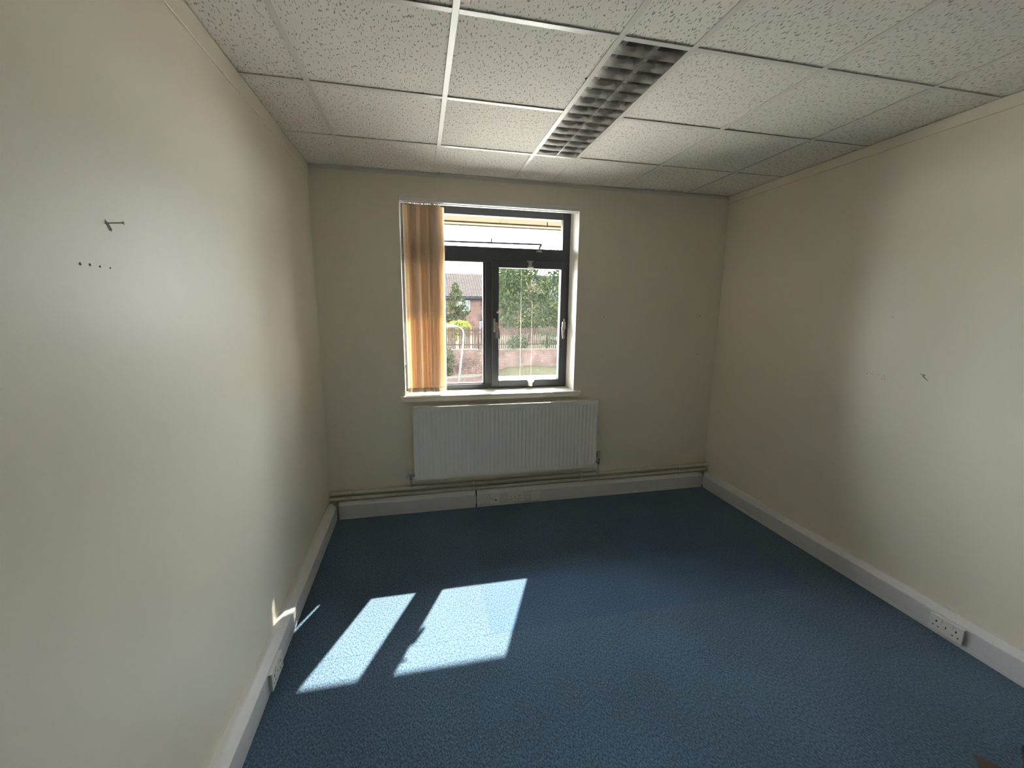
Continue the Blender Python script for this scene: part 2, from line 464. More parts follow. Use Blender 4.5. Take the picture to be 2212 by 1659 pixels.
wall_left = struct(MB().box(-WT, 0, YF-WT, 0.33, -0.008, ZC).build('wall_left', M_WALL), 'cream painted wall on the left with a protruding screw', 'wall')
wall_right = struct(MB().box(XR, XR+WT, YF-WT, 0.33, -0.008, ZC).build('wall_right', M_WALL), 'cream painted wall on the right, bare but for small holes', 'wall')
wall_front = struct(MB().box(-WT, XR+WT, YF-WT, YF, -0.008, ZC).build('wall_front', M_WALL), 'cream wall behind the viewer', 'wall')
wb_ = MB()
wb_.box(0, OPX0, 0, 0.30, -0.008, ZC); wb_.box(OPX1, XR, 0, 0.30, -0.008, ZC)
wb_.box(OPX0, OPX1, 0, 0.30, -0.008, OPZ0); wb_.box(OPX0, OPX1, 0, 0.30, OPZ1, ZC)
wall_back = struct(wb_.build('wall_back', M_WALL), 'cream painted end wall holding the window', 'wall')
ow = MB()
ow.box(-3, OPX0+0.01, 0.30, 0.40, -3.1, 2.95); ow.box(OPX1-0.01, XR+3, 0.30, 0.40, -3.1, 2.95)
ow.box(OPX0+0.01, OPX1-0.01, 0.30, 0.40, -3.1, 0.945); ow.box(OPX0+0.01, OPX1-0.01, 0.30, 0.40, OPZ1, 2.95)
struct(ow.build('wall_outside', M_OUTW), 'brick outer face of the building around the window', 'wall')

def disc_hole(wall, axis, pos, r, name='screw_hole', depth=0.0012):
    p = Vector(pos); d = {'x': Vector((1, 0, 0)), 'X': Vector((-1, 0, 0)), 'y': Vector((0, -1, 0))}[axis]
    MB().tube([p - d*0.004, p + d*depth*0.3], r, 10).build(name, M_DARK, wall)
for y, z, r in ((-2.215, 1.744, 0.0034), (-2.186, 1.745, 0.0030), (-2.155, 1.744, 0.0026), (-2.121, 1.744, 0.0022)):
    disc_hole(wall_left, 'x', (0, y, z), r)
for x, z in ((2.268, 1.606), (2.269, 1.270), (3.194, 1.618), (3.200, 1.276)):
    disc_hole(wall_back, 'y', (x, 0, z), 0.0035)
for y, z in ((-1.354, 1.293), (-1.383, 1.296), (-1.420, 1.296), (-1.451, 1.294), (-1.441, 1.275), (-1.454, 1.276), (-1.444, 1.635)):
    disc_hole(wall_right, 'X', (XR, y, z), 0.0022)
# torn plug hole in the right wall and the gouge beside the left wall's screw
def gouge(wall, x, pts, name, m):
    MB().faces([(x, y, z) for y, z in pts], [tuple(range(len(pts)))]).build(name, m, wall)
M_GOUGE = mat('scraped_plaster', (0.30, 0.27, 0.23), 0.9, var=0.3, vscale=60)
gouge(wall_right, XR-0.0006, [(-1.634,1.335),(-1.628,1.333),(-1.640,1.328),(-1.650,1.333),(-1.655,1.329),(-1.650,1.322),(-1.660,1.312),(-1.676,1.297),(-1.664,1.302),(-1.645,1.316)][::-1], 'plaster_gouge', M_GOUGE)
gouge(wall_left, 0.0006, [(-2.116,1.858),(-2.108,1.853),(-2.094,1.838),(-2.097,1.832),(-2.106,1.834),(-2.114,1.846)], 'plaster_gouge', M_GOUGE)
M_PATCH = mat('bare_filler_patch', (0.72, 0.68, 0.58), 0.8, var=0.2, vscale=50)
gouge(wall_left, 0.0006, [(-1.004,1.652),(-0.994,1.650),(-0.992,1.644),(-0.999,1.646),(-1.006,1.648)], 'filler_patch', M_PATCH)
gouge(wall_left, 0.0006, [(-0.968,1.650),(-0.958,1.648),(-0.960,1.643),(-0.967,1.645)], 'filler_patch', M_PATCH)

# screw left standing out of the left wall
sc_ = thing('wall_screw', 'steel screw sticking out of the cream left wall above four plug holes', 'screw', (0, -2.112, 1.849))
MB().tube([(-0.004, -2.112, 1.849), (0.030, -2.101, 1.853)], 0.0018, 8).build('shank', M_STEEL, sc_, True)
hd = Vector((0.030, -2.101, 1.853)); hn = Vector((0.93, 0.30, 0.11)).normalized()
MB().tube([hd - hn*0.003, hd, hd + hn*0.0012], [0.0018, 0.0046, 0.0044], 14).build('head', mat('bright_screw_head', (0.85, 0.78, 0.58), 0.35, var=0.03), sc_, True)
MB().tube([hd + hn*0.0006, hd + hn*0.0016], 0.0014, 8).build('recess', M_DARK, sc_)

# ------------------------------------------------------------------ ceiling: tiles in a tee grid
ceiling = struct(MB().box(-WT, XR+WT, YF-WT, 0.30, 2.84, 2.96).build('ceiling', mat('slab_concrete', (0.3, 0.3, 0.29), 0.9)),
                 'suspended ceiling of white fissured tiles in a white grid', 'ceiling')
gx = [0.0, 0.2743, 0.8743, 1.4743, 1.7743, 2.3743, 2.9743, XR]
gy = [0.0, -0.5509, -1.1509, -1.7509, -2.3509, -2.9509, -3.5509, -4.1509, -4.7509, -5.3509, YF]
ctile = {}
for i in range(len(gx)-1):
    for j in range(len(gy)-1):
        if i == 3 and j in (1, 2):
            continue                      # the light fitting hangs here
        x0, x1, y1, y0 = gx[i], gx[i+1], gy[j], gy[j+1]
        key = (round(x1-x0, 3), round(y1-y0, 3))
        if key not in ctile:
            b = MB().box(0.004, x1-x0-0.004, 0.004, y1-y0-0.004, 0.0, 0.015, 0.0015, 1)
            me = bpy.data.meshes.new('ceiling_tile'); b.bm.to_mesh(me); b.bm.free(); me.materials.append(M_CEIL)
            ctile[key] = me
        o = bpy.data.objects.new('ceiling_tile', ctile[key]); COL.objects.link(o)
        o.parent = ceiling
        o.location = (x0, y0, HZ + 0.0048 + random.uniform(0, 0.0015))
def tee_x(x):    # runs in depth
    MB().box(x-0.012, x+0.012, YF, 0.0, HZ, HZ+0.0025, 0.0006, 1).box(x-0.001, x+0.001, YF, 0, HZ+0.002, HZ+0.036).build('main_tee', M_TEE, ceiling)
for x in gx[1:-1]: tee_x(x)
for y in gy[1:-1]:
    for i in range(len(gx)-1):
        if i == 3 and abs(y+1.1509) < 0.01: continue
        a0, a1 = gx[i] + (0.012 if i else 0), gx[i+1] - (0.012 if i < len(gx)-2 else 0)
        MB().box(a0, a1, y-0.012, y+0.012, HZ+0.0006, HZ+0.003, 0.0006, 1).box(a0, a1, y-0.001, y+0.001, HZ+0.002, HZ+0.030).build('cross_tee', M_TEE, ceiling)
# chipped corner of a tile beside the light
MB().prism([(1.4545, -1.458), (1.4615, -1.450), (1.4615, -1.470)], 'z', HZ+0.0030, HZ+0.0049).build('tile_chip', M_DARK, ceiling)
# edge angle along the window wall, timber strips along the sides
struct(MB().box(0.012, XR-0.012, -0.0025, 0.0, HZ-0.022, HZ+0.002).box(0.012, XR-0.012, -0.022, 0.0, HZ, HZ+0.0022).build('trim_1', M_TEE), 'white metal angle along the top of the window wall', 'trim')
struct(MB().box(0, 0.006, YF, 0.0, HZ-0.078, HZ+0.003, 0.002, 1).build('trim_2', M_WALL), 'cream painted strip under the ceiling on the left wall', 'trim')
struct(MB().box(XR-0.011, XR, YF, 0.0, HZ-0.055, HZ+0.003, 0.002, 1).build('trim_3', M_WALL), 'cream painted strip under the ceiling on the right wall', 'trim')

# ------------------------------------------------------------------ recessed louvre light
lx0, lx1, ly0, ly1 = 1.4863, 1.7623, -1.7389, -0.5629
lt = thing('louvre_light', 'unlit recessed fluorescent light with mirror louvres in the tiled ceiling', 'light', ((lx0+lx1)/2, (ly0+ly1)/2, HZ))
h = MB()
h.box(lx0, lx0+0.001, ly0, ly1, HZ+0.001, HZ+0.10); h.box(lx1-0.001, lx1, ly0, ly1, HZ+0.001, HZ+0.10)
h.box(lx0, lx1, ly0, ly0+0.001, HZ+0.001, HZ+0.10); h.box(lx0, lx1, ly1-0.001, ly1, HZ+0.001, HZ+0.10)
h.box(lx0, lx1, ly0, ly1, HZ+0.099, HZ+0.100)
h.build('housing', M_HOUS, lt)
xm = (lx0+lx1)/2
for xc in ((lx0+xm)/2, (xm+lx1)/2):
    MB().tube([(xc, ly0+0.03, HZ+0.072), (xc, ly1-0.03, HZ+0.072)], 0.0125, 14).build('fluorescent_tube', M_TUBE, lt, True)
def vprof(c, wb, wt_, z0, z1, n=6):
    """Parabolic blade section: narrow at the bottom, wide at the top, hollow sides."""
    L_, R_ = [], []
    for k in range(n+1):
        t = k/n
        w = wb + (wt_-wb) * t**1.9
        L_.append((c-w/2, z0+(z1-z0)*t)); R_.append((c+w/2, z0+(z1-z0)*t))
    return L_ + R_[::-1]
zl0, zl1 = HZ+0.002, HZ+0.050
MB().prism(vprof(xm, 0.0022, 0.030, zl0, zl1), 'y', ly0+0.002, ly1-0.002).build('spine_reflector', M_ALU, lt, True)
n_cell = 14
pitch = (ly1-ly0-0.004)/n_cell
for s, xa, xb in ((0, lx0+0.001, lx0+0.020), (1, lx1-0.001, lx1-0.020)):
    prof = [(xa, zl0), (xa + (0.0012 if s == 0 else -0.0012), zl0)]
    for k in range(1, 7):
        t = k/6
        prof.append((xa + (xb-xa)*max(0.07, t**1.9), zl0+(zl1+0.01-zl0)*t))
    prof.append((xa, zl1+0.01))
    MB().prism(prof, 'y', ly0+0.002, ly1-0.002).build('side_reflector', M_ALU, lt, True)
for cidx, (xa, xb) in enumerate(((lx0+0.002, xm-0.001), (xm+0.001, lx1-0.002))):
    for k in range(n_cell+1):
        y = ly0 + 0.002 + pitch*k
        # the top edge of each blade dips in an arc under the tube
        m_ = MB()
        nx, nz_ = 10, 4
        rows = {}
        for side in (-1, 1):
            for a in range(nx+1):
                tx = a/nx
                x = xa + (xb-xa)*tx
                ht = 0.040 - 0.012*(1-(2*tx-1)**2)
                for b in range(nz_+1):
                    t = b/nz_
                    w = 0.0016 + 0.020*(t**1.8)
                    rows[side, a, b] = m_.bm.verts.new((x, min(max(y+side*w/2, ly0+0.0015), ly1-0.0015), zl0 + ht*t))
        for side in (-1, 1):
            for a in range(nx):
                for b in range(nz_):
                    m_.bm.faces.new((rows[side,a,b], rows[side,a+1,b], rows[side,a+1,b+1], rows[side,a,b+1]))
        for a in range(nx):
            m_.bm.faces.new((rows[-1,a,0], rows[-1,a+1,0], rows[1,a+1,0], rows[1,a,0]))
            m_.bm.faces.new((rows[-1,a,nz_], rows[-1,a+1,nz_], rows[1,a+1,nz_], rows[1,a,nz_]))
        bmesh.ops.recalc_face_normals(m_.bm, faces=list(m_.bm.faces))
        m_.build('louvre_blade', M_ALU, lt, True, )

# ------------------------------------------------------------------ skirting trunking
D = 0.054
PROF = [(0.0, 0.0), (D-0.004, 0.0), (D-0.004, 0.012), (D, 0.014), (D, 0.024), (D-0.0018, 0.026), (D-0.0018, 0.112), (D-0.001, 0.114), (D-0.002, 0.117), (0.026, 0.144), (0.020, 0.146), (0.0, 0.146)]
LID = [(D-0.003, 0.0265), (D+0.0006, 0.0265), (D+0.0006, 0.1115), (D-0.003, 0.1115)]
def mir(prof, x): return [(x-u, v) for u, v in prof]
bl = struct(MB().prism(PROF, 'y', YF, -0.0625).build('baseboard_left', M_WHITEP), 'white skirting trunking along the left wall', 'skirting trunking')
MB().prism(LID, 'y', YF, -0.0625).build('trunking_lid', M_LID, bl)
br_ = struct(MB().prism(mir(PROF, XR), 'y', YF, -0.0625).build('baseboard_right', M_WHITEP), 'white skirting trunking along the right wall', 'skirting trunking')
MB().prism(mir(LID, XR), 'y', YF, -0.0625).build('trunking_lid', M_LID, br_)
JX = 1.160
PB = [(-u, v) for u, v in PROF]; LB = [(-u, v) for u, v in LID]
bb = struct(MB().prism(PB, 'x', 0.066, JX-0.005).build('baseboard_back', M_WHITEP), 'white skirting trunking in two lengths below the pipes', 'skirting trunking')
MB().prism(PB, 'x', JX+0.005, XR-0.058).build('trunking_length', M_WHITEP, bb)
MB().prism(LB, 'x', 0.066, JX-0.006).build('trunking_lid', M_LID, bb)
MB().prism(LB, 'x', JX+0.007, XR-0.058).build('trunking_lid', M_LID, bb)
MB().box(JX-0.004, JX+0.004, -D+0.012, -0.002, 0.0, 0.135).build('joint_gap', M_DARK, bb)
MB().box(JX-0.0035, JX+0.0015, -D+0.006, -D+0.013, 0.035, 0.10).build('joint_clip', M_STEEL, bb)

# ------------------------------------------------------------------ sockets
def rot_pts(face):
    return {'back': lambda u, d, z: (u, -D-0.0006-d, z), 'left': lambda u, d, z: (D+0.0006+d, u, z), 'right': lambda u, d, z: (XR-D-0.0006-d, u, z)}[face]
def facebox(face, u0, u1, d0, d1, z0, z1, bev=0.0):
    f = rot_pts(face); a = f(u0, d0, z0); b = f(u1, d1, z1)
    return MB().box(min(a[0], b[0]), max(a[0], b[0]), min(a[1], b[1]), max(a[1], b[1]), min(a[2], b[2]), max(a[2], b[2]), bev, 1)
def socket(face, u0, u1, z0, z1, depth, label, kind, name):
    uc = (u0+u1)/2
    f = rot_pts(face)
    t = thing(name, label, 'socket', f(uc, 0, z0))
    facebox(face, u0+0.002, u1-0.002, 0, depth*0.55, z0+0.002, z1-0.002).build('back_box', M_WHITEP, t)
    facebox(face, u0, u1, depth*0.55, depth, z0, z1, 0.0015).build('face_plate', M_SOCKET, t)
    w = u1-u0; hgt = z1-z0
    if kind == 'double':
        for s in (-1, 1):
            c = uc + s*w*0.29
            facebox(face, c-0.0028, c+0.0028, depth, depth+0.0003, z0+hgt*0.55, z0+hgt*0.68).build('earth_slot', M_DARK, t)
            for q in (-1, 1):
                facebox(face, c+q*0.011-0.0038, c+q*0.011+0.0038, depth, depth+0.0003, z0+hgt*0.27, z0+hgt*0.33).build('pin_slot', M_DARK, t)
            r = facebox(face, c-s*0.018-0.006, c-s*0.018+0.006, depth, depth+0.003, z0+hgt*0.68, z0+hgt*0.92, 0.0008).build('rocker_switch', M_SOCKET, t)
        facebox(face, uc-0.002, uc+0.002, depth, depth+0.0004, z0+hgt*0.42, z0+hgt*0.56).build('centre_mark', M_DARK, t)
    elif kind == 'data':
        facebox(face, uc+0.004, uc+0.018, depth, depth+0.0003, z0+hgt*0.30, z0+hgt*0.42).build('jack_opening', M_DARK, t)
        facebox(face, uc-0.026, uc-0.019, depth, depth+0.0003, z0+hgt*0.42, z0+hgt*0.52).build('plate_screw', M_DARK, t)
    else:
        facebox(face, uc-0.016, uc+0.016, depth, depth+0.001, z0+hgt*0.28, z0+hgt*0.70, 0.0004).build('module_cover', M_SOCKET, t)
        for q in (-1, 1):
            facebox(face, uc+q*0.032-0.003, uc+q*0.032+0.003, depth, depth+0.0003, z0+hgt*0.46, z0+hgt*0.53).build('plate_screw', M_LID, t)
    return t
socket('left', -1.630, -1.488, 0.0275, 0.1105, 0.016, 'double power socket on the left wall trunking beside the sunlit carpet', 'double', 'double_socket')
socket('right', -2.056, -1.914, 0.0275, 0.1105, 0.016, 'double power socket on the right wall trunking', 'double', 'double_socket')
socket('back', 1.270, 1.358, 0.0275, 0.112, 0.011, 'square data outlet plate below the radiator, nearest the trunking joint', 'data', 'data_outlet')
socket('back', 1.424, 1.564, 0.0275, 0.112, 0.011, 'double power socket below the radiator, between two square outlet plates', 'double', 'double_socket')
socket('back', 1.630, 1.718, 0.0275, 0.112, 0.011, 'square blank outlet plate below the radiator, right of the double socket', 'blank', 'outlet_plate')

# ------------------------------------------------------------------ heating pipes
for nm, zc, lab in (('heating_pipe', 0.212, 'upper of two cream painted heating pipes along the window wall'), ('heating_pipe', 0.168, 'lower of two cream painted heating pipes along the window wall')):
    p = MB().tube([(0.0, -0.032, zc), (XR, -0.032, zc)], 0.0155, 16).build(nm, M_PIPE, None, True)
    tag(p, lab, 'pipe', 'heating pipes along the window wall')
    for x in (0.156, 1.139, 2.099, 3.081):
        MB().tube([(x-0.009, -0.032, zc), (x-0.007, -0.032, zc), (x+0.007, -0.032, zc), (x+0.009, -0.032, zc)], [0.0165, 0.0195, 0.0195, 0.0165], 16).box(x-0.007, x+0.007, -0.020, 0.0, zc-0.011, zc+0.011).build('pipe_clip', M_TAIL, p, True)

# ------------------------------------------------------------------ radiator
rx0, rx1, rz0, rz1 = 0.660, 2.202, 0.306, 0.903
rad = thing('radiator', 'white double panel radiator with vertical flutes under the window', 'radiator', (1.43, -0.07, rz0))
def fluted(y_out, y_in, name, depth):
    """Pressed panel: flutes run between a flat band at the top and one at the bottom."""
    n_fl = 46
    m_ = MB()
    pw = (rx1-rx0-0.020)/n_fl
    us = [0.0, 0.010]
    pf = [0.0, 0.0]
    for k in range(n_fl):
        for t, v in ((0.10, 0.0), (0.26, 0.85), (0.36, 1.0), (0.64, 1.0), (0.74, 0.85), (0.90, 0.0)):
            us.append(0.010+pw*(k+t)); pf.append(v)
    us += [rx1-rx0-0.010, rx1-rx0]; pf += [0, 0]
    zs = [(rz0, 0), (rz0+0.030, 0), (rz0+0.036, 0.25), (rz0+0.046, 0.9), (rz0+0.055, 1), (rz1-0.055, 1), (rz1-0.046, 0.9), (rz1-0.036, 0.25), (rz1-0.030, 0), (rz1, 0)]
    s = 1 if y_out < y_in else -1
    G = [[m_.bm.verts.new((rx0+u, y_out + s*depth*v*mz, z)) for u, v in zip(us, pf)] for z, mz in zs]
    for a in range(len(zs)-1):
        for b in range(len(us)-1):
            m_.bm.faces.new((G[a][b], G[a][b+1], G[a+1][b+1], G[a+1][b]))
    # rolled rim back to the inner face
    m_.box(rx0, rx1, min(y_out, y_in)+0.0006*s, max(y_out, y_in), rz1-0.006, rz1, 0.002, 2)
    m_.box(rx0, rx1, min(y_out, y_in)+0.0006*s, max(y_out, y_in), rz0, rz0+0.006, 0.002, 2)
    m_.box(rx0, rx0+0.006, min(y_out, y_in)+0.0006*s, max(y_out, y_in), rz0, rz1, 0.002, 2)
    m_.box(rx1-0.006, rx1, min(y_out, y_in)+0.0006*s, max(y_out, y_in), rz0, rz1, 0.002, 2)
    bmesh.ops.recalc_face_normals(m_.bm, faces=list(m_.bm.faces))
    return m_.build(name, M_RAD, rad, True, auto=50) if False else m_.build(name, M_RAD, rad, True)
fluted(-0.110, -0.096, 'front_panel', 0.0075)
MB().box(rx0+0.012, rx1-0.018, -0.046, -0.034, rz0, rz1-0.002, 0.004, 2).build('rear_panel', M_RAD, rad, True)
fin = MB()
prof = []
nz_ = 60
xs = [rx0+0.03+(rx1-rx0-0.06)*k/nz_ for k in range(nz_+1)]
top_ = [(x, -0.0485 if k % 2 else -0.0895) for k, x in enumerate(xs)]
bot_ = [(x, y-0.0008) for x, y in top_][::-1]
fin.prism(top_+bot_, 'z', rz0+0.05, rz1-0.035)
fin.build('convector_fins', M_RAD, rad)
for x in (rx0+0.040, rx1-0.048):
    MB().box(x-0.022, x+0.022, -0.098, -0.044, rz1-0.058, rz1-0.022, 0.006, 2).build('top_connector', M_RAD, rad, True)
    MB().tube([(x, -0.071, rz1-0.022), (x, -0.071, rz1-0.004)], [0.009, 0.008], 12).build('bleed_plug', M_TAIL, rad, True)
# left: lockshield valve with drain tail
v = MB().tube([(rx0+0.004, -0.068, 0.337), (0.646, -0.068, 0.337)], 0.013, 8).tube([(0.646, -0.068, 0.333), (0.588, -0.068, 0.329)], [0.0085, 0.0060], 12).tube([(0.626, -0.068, 0.300), (0.626, -0.068, 0.350)], 0.011, 12)
v.tube([(0.594, -0.068, 0.330), (0.594, -0.074, 0.312)], [0.0065, 0.005], 10)
v.build('lockshield_valve', M_CHROME, rad, True)
MB().tube([(0.624, -0.068, 0.350), (0.624, -0.068, 0.376), (0.624, -0.068, 0.380)], [0.0115, 0.0105, 0.007], 14).build('valve_cap', M_WHITEP, rad, True)
MB().tube([(0.626, -0.068, 0.302), (0.626, -0.066, 0.275), (0.627, -0.048, 0.245), (0.627, -0.034, 0.226)], 0.0075, 12).build('pipe_tail', M_TAIL, rad, True)
# right: thermostatic valve
v = MB().tube([(rx1-0.004, -0.068, 0.342), (2.240, -0.068, 0.342)], 0.012, 8).tube([(2.247, -0.068, 0.318), (2.247, -0.068, 0.372)], 0.0125, 12).tube([(2.247, -0.068, 0.318), (2.247, -0.068, 0.326)], 0.015, 6)
v.build('valve_body', M_CHROME, rad, True)
MB().tube([(2.247, -0.068, 0.371), (2.247, -0.068, 0.378), (2.247, -0.068, 0.410), (2.247, -0.068, 0.432), (2.247, -0.068, 0.437)], [0.016, 0.0205, 0.021, 0.017, 0.010], 18).build('thermostatic_head', M_TAIL, rad, True)
MB().tube([(2.247, -0.068, 0.318), (2.248, -0.066, 0.255), (2.250, -0.055, 0.215), (2.251, -0.044, 0.180)], 0.0075, 12).build('pipe_tail', M_TAIL, rad, True)

# ------------------------------------------------------------------ window
win = thing('window_1', 'dark framed window with top light, fixed pane and casement over a white sill', 'window', (1.31, 0.22, 0.98))
win['kind'] = 'structure'
FY0, FY1 = 0.200, 0.262
# reveal lining
MB().box(OPX0+0.0005, OPX0+0.003, -0.0015, 0.199, 0.977, OPZ1-0.0035).build('reveal_lining', M_REVEAL, win)
MB().box(OPX1-0.003, OPX1-0.0005, -0.0015, 0.199, 0.977, OPZ1-0.0035).build('reveal_lining', M_REVEAL, win)
MB().box(OPX0+0.0005, OPX1-0.0005, -0.0015, 0.199, OPZ1-0.003, OPZ1-0.0005).build('head_lining', M_REVEAL, win)
# inner sill board with rounded nose, ends cut on a slant
sl = MB()
pr = [(0.200, 0.976), (-0.020, 0.976), (-0.030, 0.973), (-0.035, 0.966), (-0.035, 0.934), (-0.031, 0.928), (-0.022, 0.925), (0.0, 0.925)]
A = []
for (xa, xb, za) in ((0.570, 2.072, 0),):
    for side, x in ((0, xa), (1, xb)):
        ring = []
        for y, z in pr:
            inset = (0.976-z)*0.32 * (1 if side == 0 else -1)
            xx = x + inset
            if y > -1e-9:
                xx = OPX0+0.0005 if side == 0 else OPX1-0.0005
            ring.append(sl.bm.verts.new((xx, y, z)))
        A.append(ring)
n = len(pr)
# nose ears stop at the wall face, the board itself fills the opening
for k in range(n):
    sl.bm.faces.new((A[0][k], A[1][k], A[1][(k+1) % n], A[0][(k+1) % n]))
sl.bm.faces.new(A[0]); sl.bm.faces.new(A[1][::-1])
bmesh.ops.recalc_face_normals(sl.bm, faces=list(sl.bm.faces))
sl.build('window_sill', M_GLOSSW, win)
MB().box(0.588, 2.054, -0.0362, -0.0345, 0.9615, 0.9640).build('sill_groove', mat('grey_sill_joint', (0.50, 0.48, 0.44), 0.7), win)  # joint line drawn as a thin greyer strip along the nose
# fixed frame members
def member(name, x0, x1, z0, z1, y0=FY0, y1=FY1, m=M_FRAME, bev=0.003, parent=win):
    return MB().box(x0, x1, y0, y1, z0, z1, bev, 1).build(name, m, parent)
member('frame_jamb', OPX0, 0.676, 0.976, OPZ1)
member('frame_jamb', 1.948, OPX1, 0.976, OPZ1)
member('frame_head', 0.676, 1.948, 2.409, OPZ1)
member('transom', 0.676, 1.948, 2.042, 2.165)
member('mullion', 1.277, 1.337, 1.018, 2.042)
member('frame_bottom', 0.676, 1.948, 0.970, 1.018)
member('glazing_bead', 1.262, 1.277, 1.018, 2.042, FY0+0.022, FY1)
member('glazing_bead', 0.676, 1.277, 1.018, 1.026, FY0+0.022, FY1)
# opening sash, proud of the frame
sash = thing('s', '', '', (1.66, 0.20, 1.0)); sash.name = 'casement_sash'; sash.parent = win
for k in ('label', 'category'):
    if k in sash: del sash[k]
sash.location = Vector((1.66, 0.20, 1.0)) - Vector(win.location)
SY0, SY1 = 0.187, 0.248
member('sash_stile', 1.334, 1.392, 0.992, 2.058, SY0, SY1, parent=sash)
member('sash_stile', 1.938, 1.984, 0.992, 2.058, SY0, SY1, parent=sash)
member('sash_rail', 1.392, 1.938, 2.002, 2.058, SY0, SY1, parent=sash)
member('sash_rail', 1.392, 1.938, 0.992, 1.046, SY0, SY1, parent=sash)
member('drip_rail', 1.340, 1.980, 1.034, 1.050, 0.249, 0.405, M_CILL, 0.002, parent=sash)
# panes
member('pane', 0.676, 1.277, 1.018, 2.042, 0.232, 0.236, M_GLASS, 0)
member('pane', 0.676, 1.948, 2.165, 2.409, 0.232, 0.236, M_GLASS, 0)
pn = MB().box(1.390, 1.940, 0.220, 0.224, 1.044, 2.004)
me = bpy.data.meshes.new('pane'); pn.bm.to_mesh(me); pn.bm.free()
po = bpy.data.objects.new('pane', me); COL.objects.link(po); me.materials.append(M_GLASSD); po.parent = sash
po.location = -world_loc(sash)
# sloping cill outside
MB().prism([(0.263, 1.0), (0.445, 0.975), (0.445, 0.945), (0.263, 0.945)], 'x', OPX0+0.012, OPX1-0.012).build('outer_cill', M_CILL, win)
# handles
def handle(xb, dirn):
    hh = MB().box(xb-0.009, xb+0.009, SY0-0.008, SY0, 1.468, 1.582, 0.003, 2).build('handle', M_HANDLE, win, True)
    MB().box(min(xb-0.007, xb+dirn*0.022), max(xb+0.007, xb+dirn*0.022), SY0-0.034, SY0-0.008, 1.494, 1.556 if dirn < 0 else 1.552, 0.003, 2).build('handle_boss', M_HANDLE, hh, True)
    xl = xb + dirn*0.024
    m_ = MB()
    for (za, zb, xa_, xb_) in ((1.512, 1.412, xl, xl+0.010),):
        vs = [(xa_-0.009, SY0-0.048, za), (xa_+0.009, SY0-0.048, za), (xa_+0.009, SY0-0.030, za), (xa_-0.009, SY0-0.030, za),
              (xb_-0.009, SY0-0.052, zb), (xb_+0.009, SY0-0.052, zb), (xb_+0.009, SY0-0.038, zb), (xb_-0.009, SY0-0.038, zb)]
        m_.faces(vs, [(0,1,2,3), (4,7,6,5), (0,4,5,1), (1,5,6,2), (2,6,7,3), (3,7,4,0)])
    bmesh.ops.recalc_face_normals(m_.bm, faces=list(m_.bm.faces))
    bmesh.ops.bevel(m_.bm, geom=list(m_.bm.edges), offset=0.002, segments=2, affect='EDGES')
    m_.build('handle_lever', M_HANDLE, hh, True)
handle(1.974, -1)
handle(1.353, 1)
MB().box(1.374, 1.398, SY0-0.012, SY0, 1.626, 1.641, 0.002, 1).box(1.398, 1.410, SY0-0.012, SY0-0.004, 1.627, 1.640, 0.001, 1).build('sash_catch', M_GLOSSW, win)
# pull knob on the lower rail, keeper on the upper one
MB().box(1.658, 1.696, SY0-0.006, SY0, 0.994, 1.040, 0.002, 1).tube([(1.677, SY0-0.022, 0.994), (1.677, SY0-0.022, 1.022), (1.677, SY0-0.022, 1.030), (1.677, SY0-0.022, 1.040), (1.677, SY0-0.022, 1.043)], [0.014, 0.014, 0.022, 0.032, 0.030], 16).build('pull_knob', M_GLOSSW, win, True)
MB().box(1.630, 1.684, SY0-0.005, SY0, 2.056, 2.064, 0.001, 1).box(1.644, 1.672, SY0-0.014, SY0, 2.018, 2.058, 0.003, 1).tube([(1.634, SY0-0.016, 2.012), (1.650, SY0-0.018, 2.014), (1.668, SY0-0.018, 2.014), (1.684, SY0-0.016, 2.011)], [0.005, 0.008, 0.008, 0.005], 10).build('keeper', M_HANDLE, win, True)
# stay bar of the top light
st = MB().tube([(0.70, 0.180, 2.190), (1.755, 0.180, 2.199)], 0.0078, 10).tube([(1.326, 0.180, 2.190), (1.326, 0.180, 2.234)], 0.006, 8)
st.tube([(1.755, 0.180, 2.199), (1.748, 0.182, 2.188), (1.738, 0.186, 2.176), (1.738, 0.192, 2.160)], [0.007, 0.009, 0.009, 0.007], 8)
sb = st.build('stay_bar', M_STAY, win, True)
MB().box(1.715, 1.764, 0.190, 0.2005, 2.138, 2.150, 0.002, 1).box(1.730, 1.750, 0.184, 0.2005, 2.146, 2.168, 0.002, 1).build('stay_bracket', M_HANDLE, win)

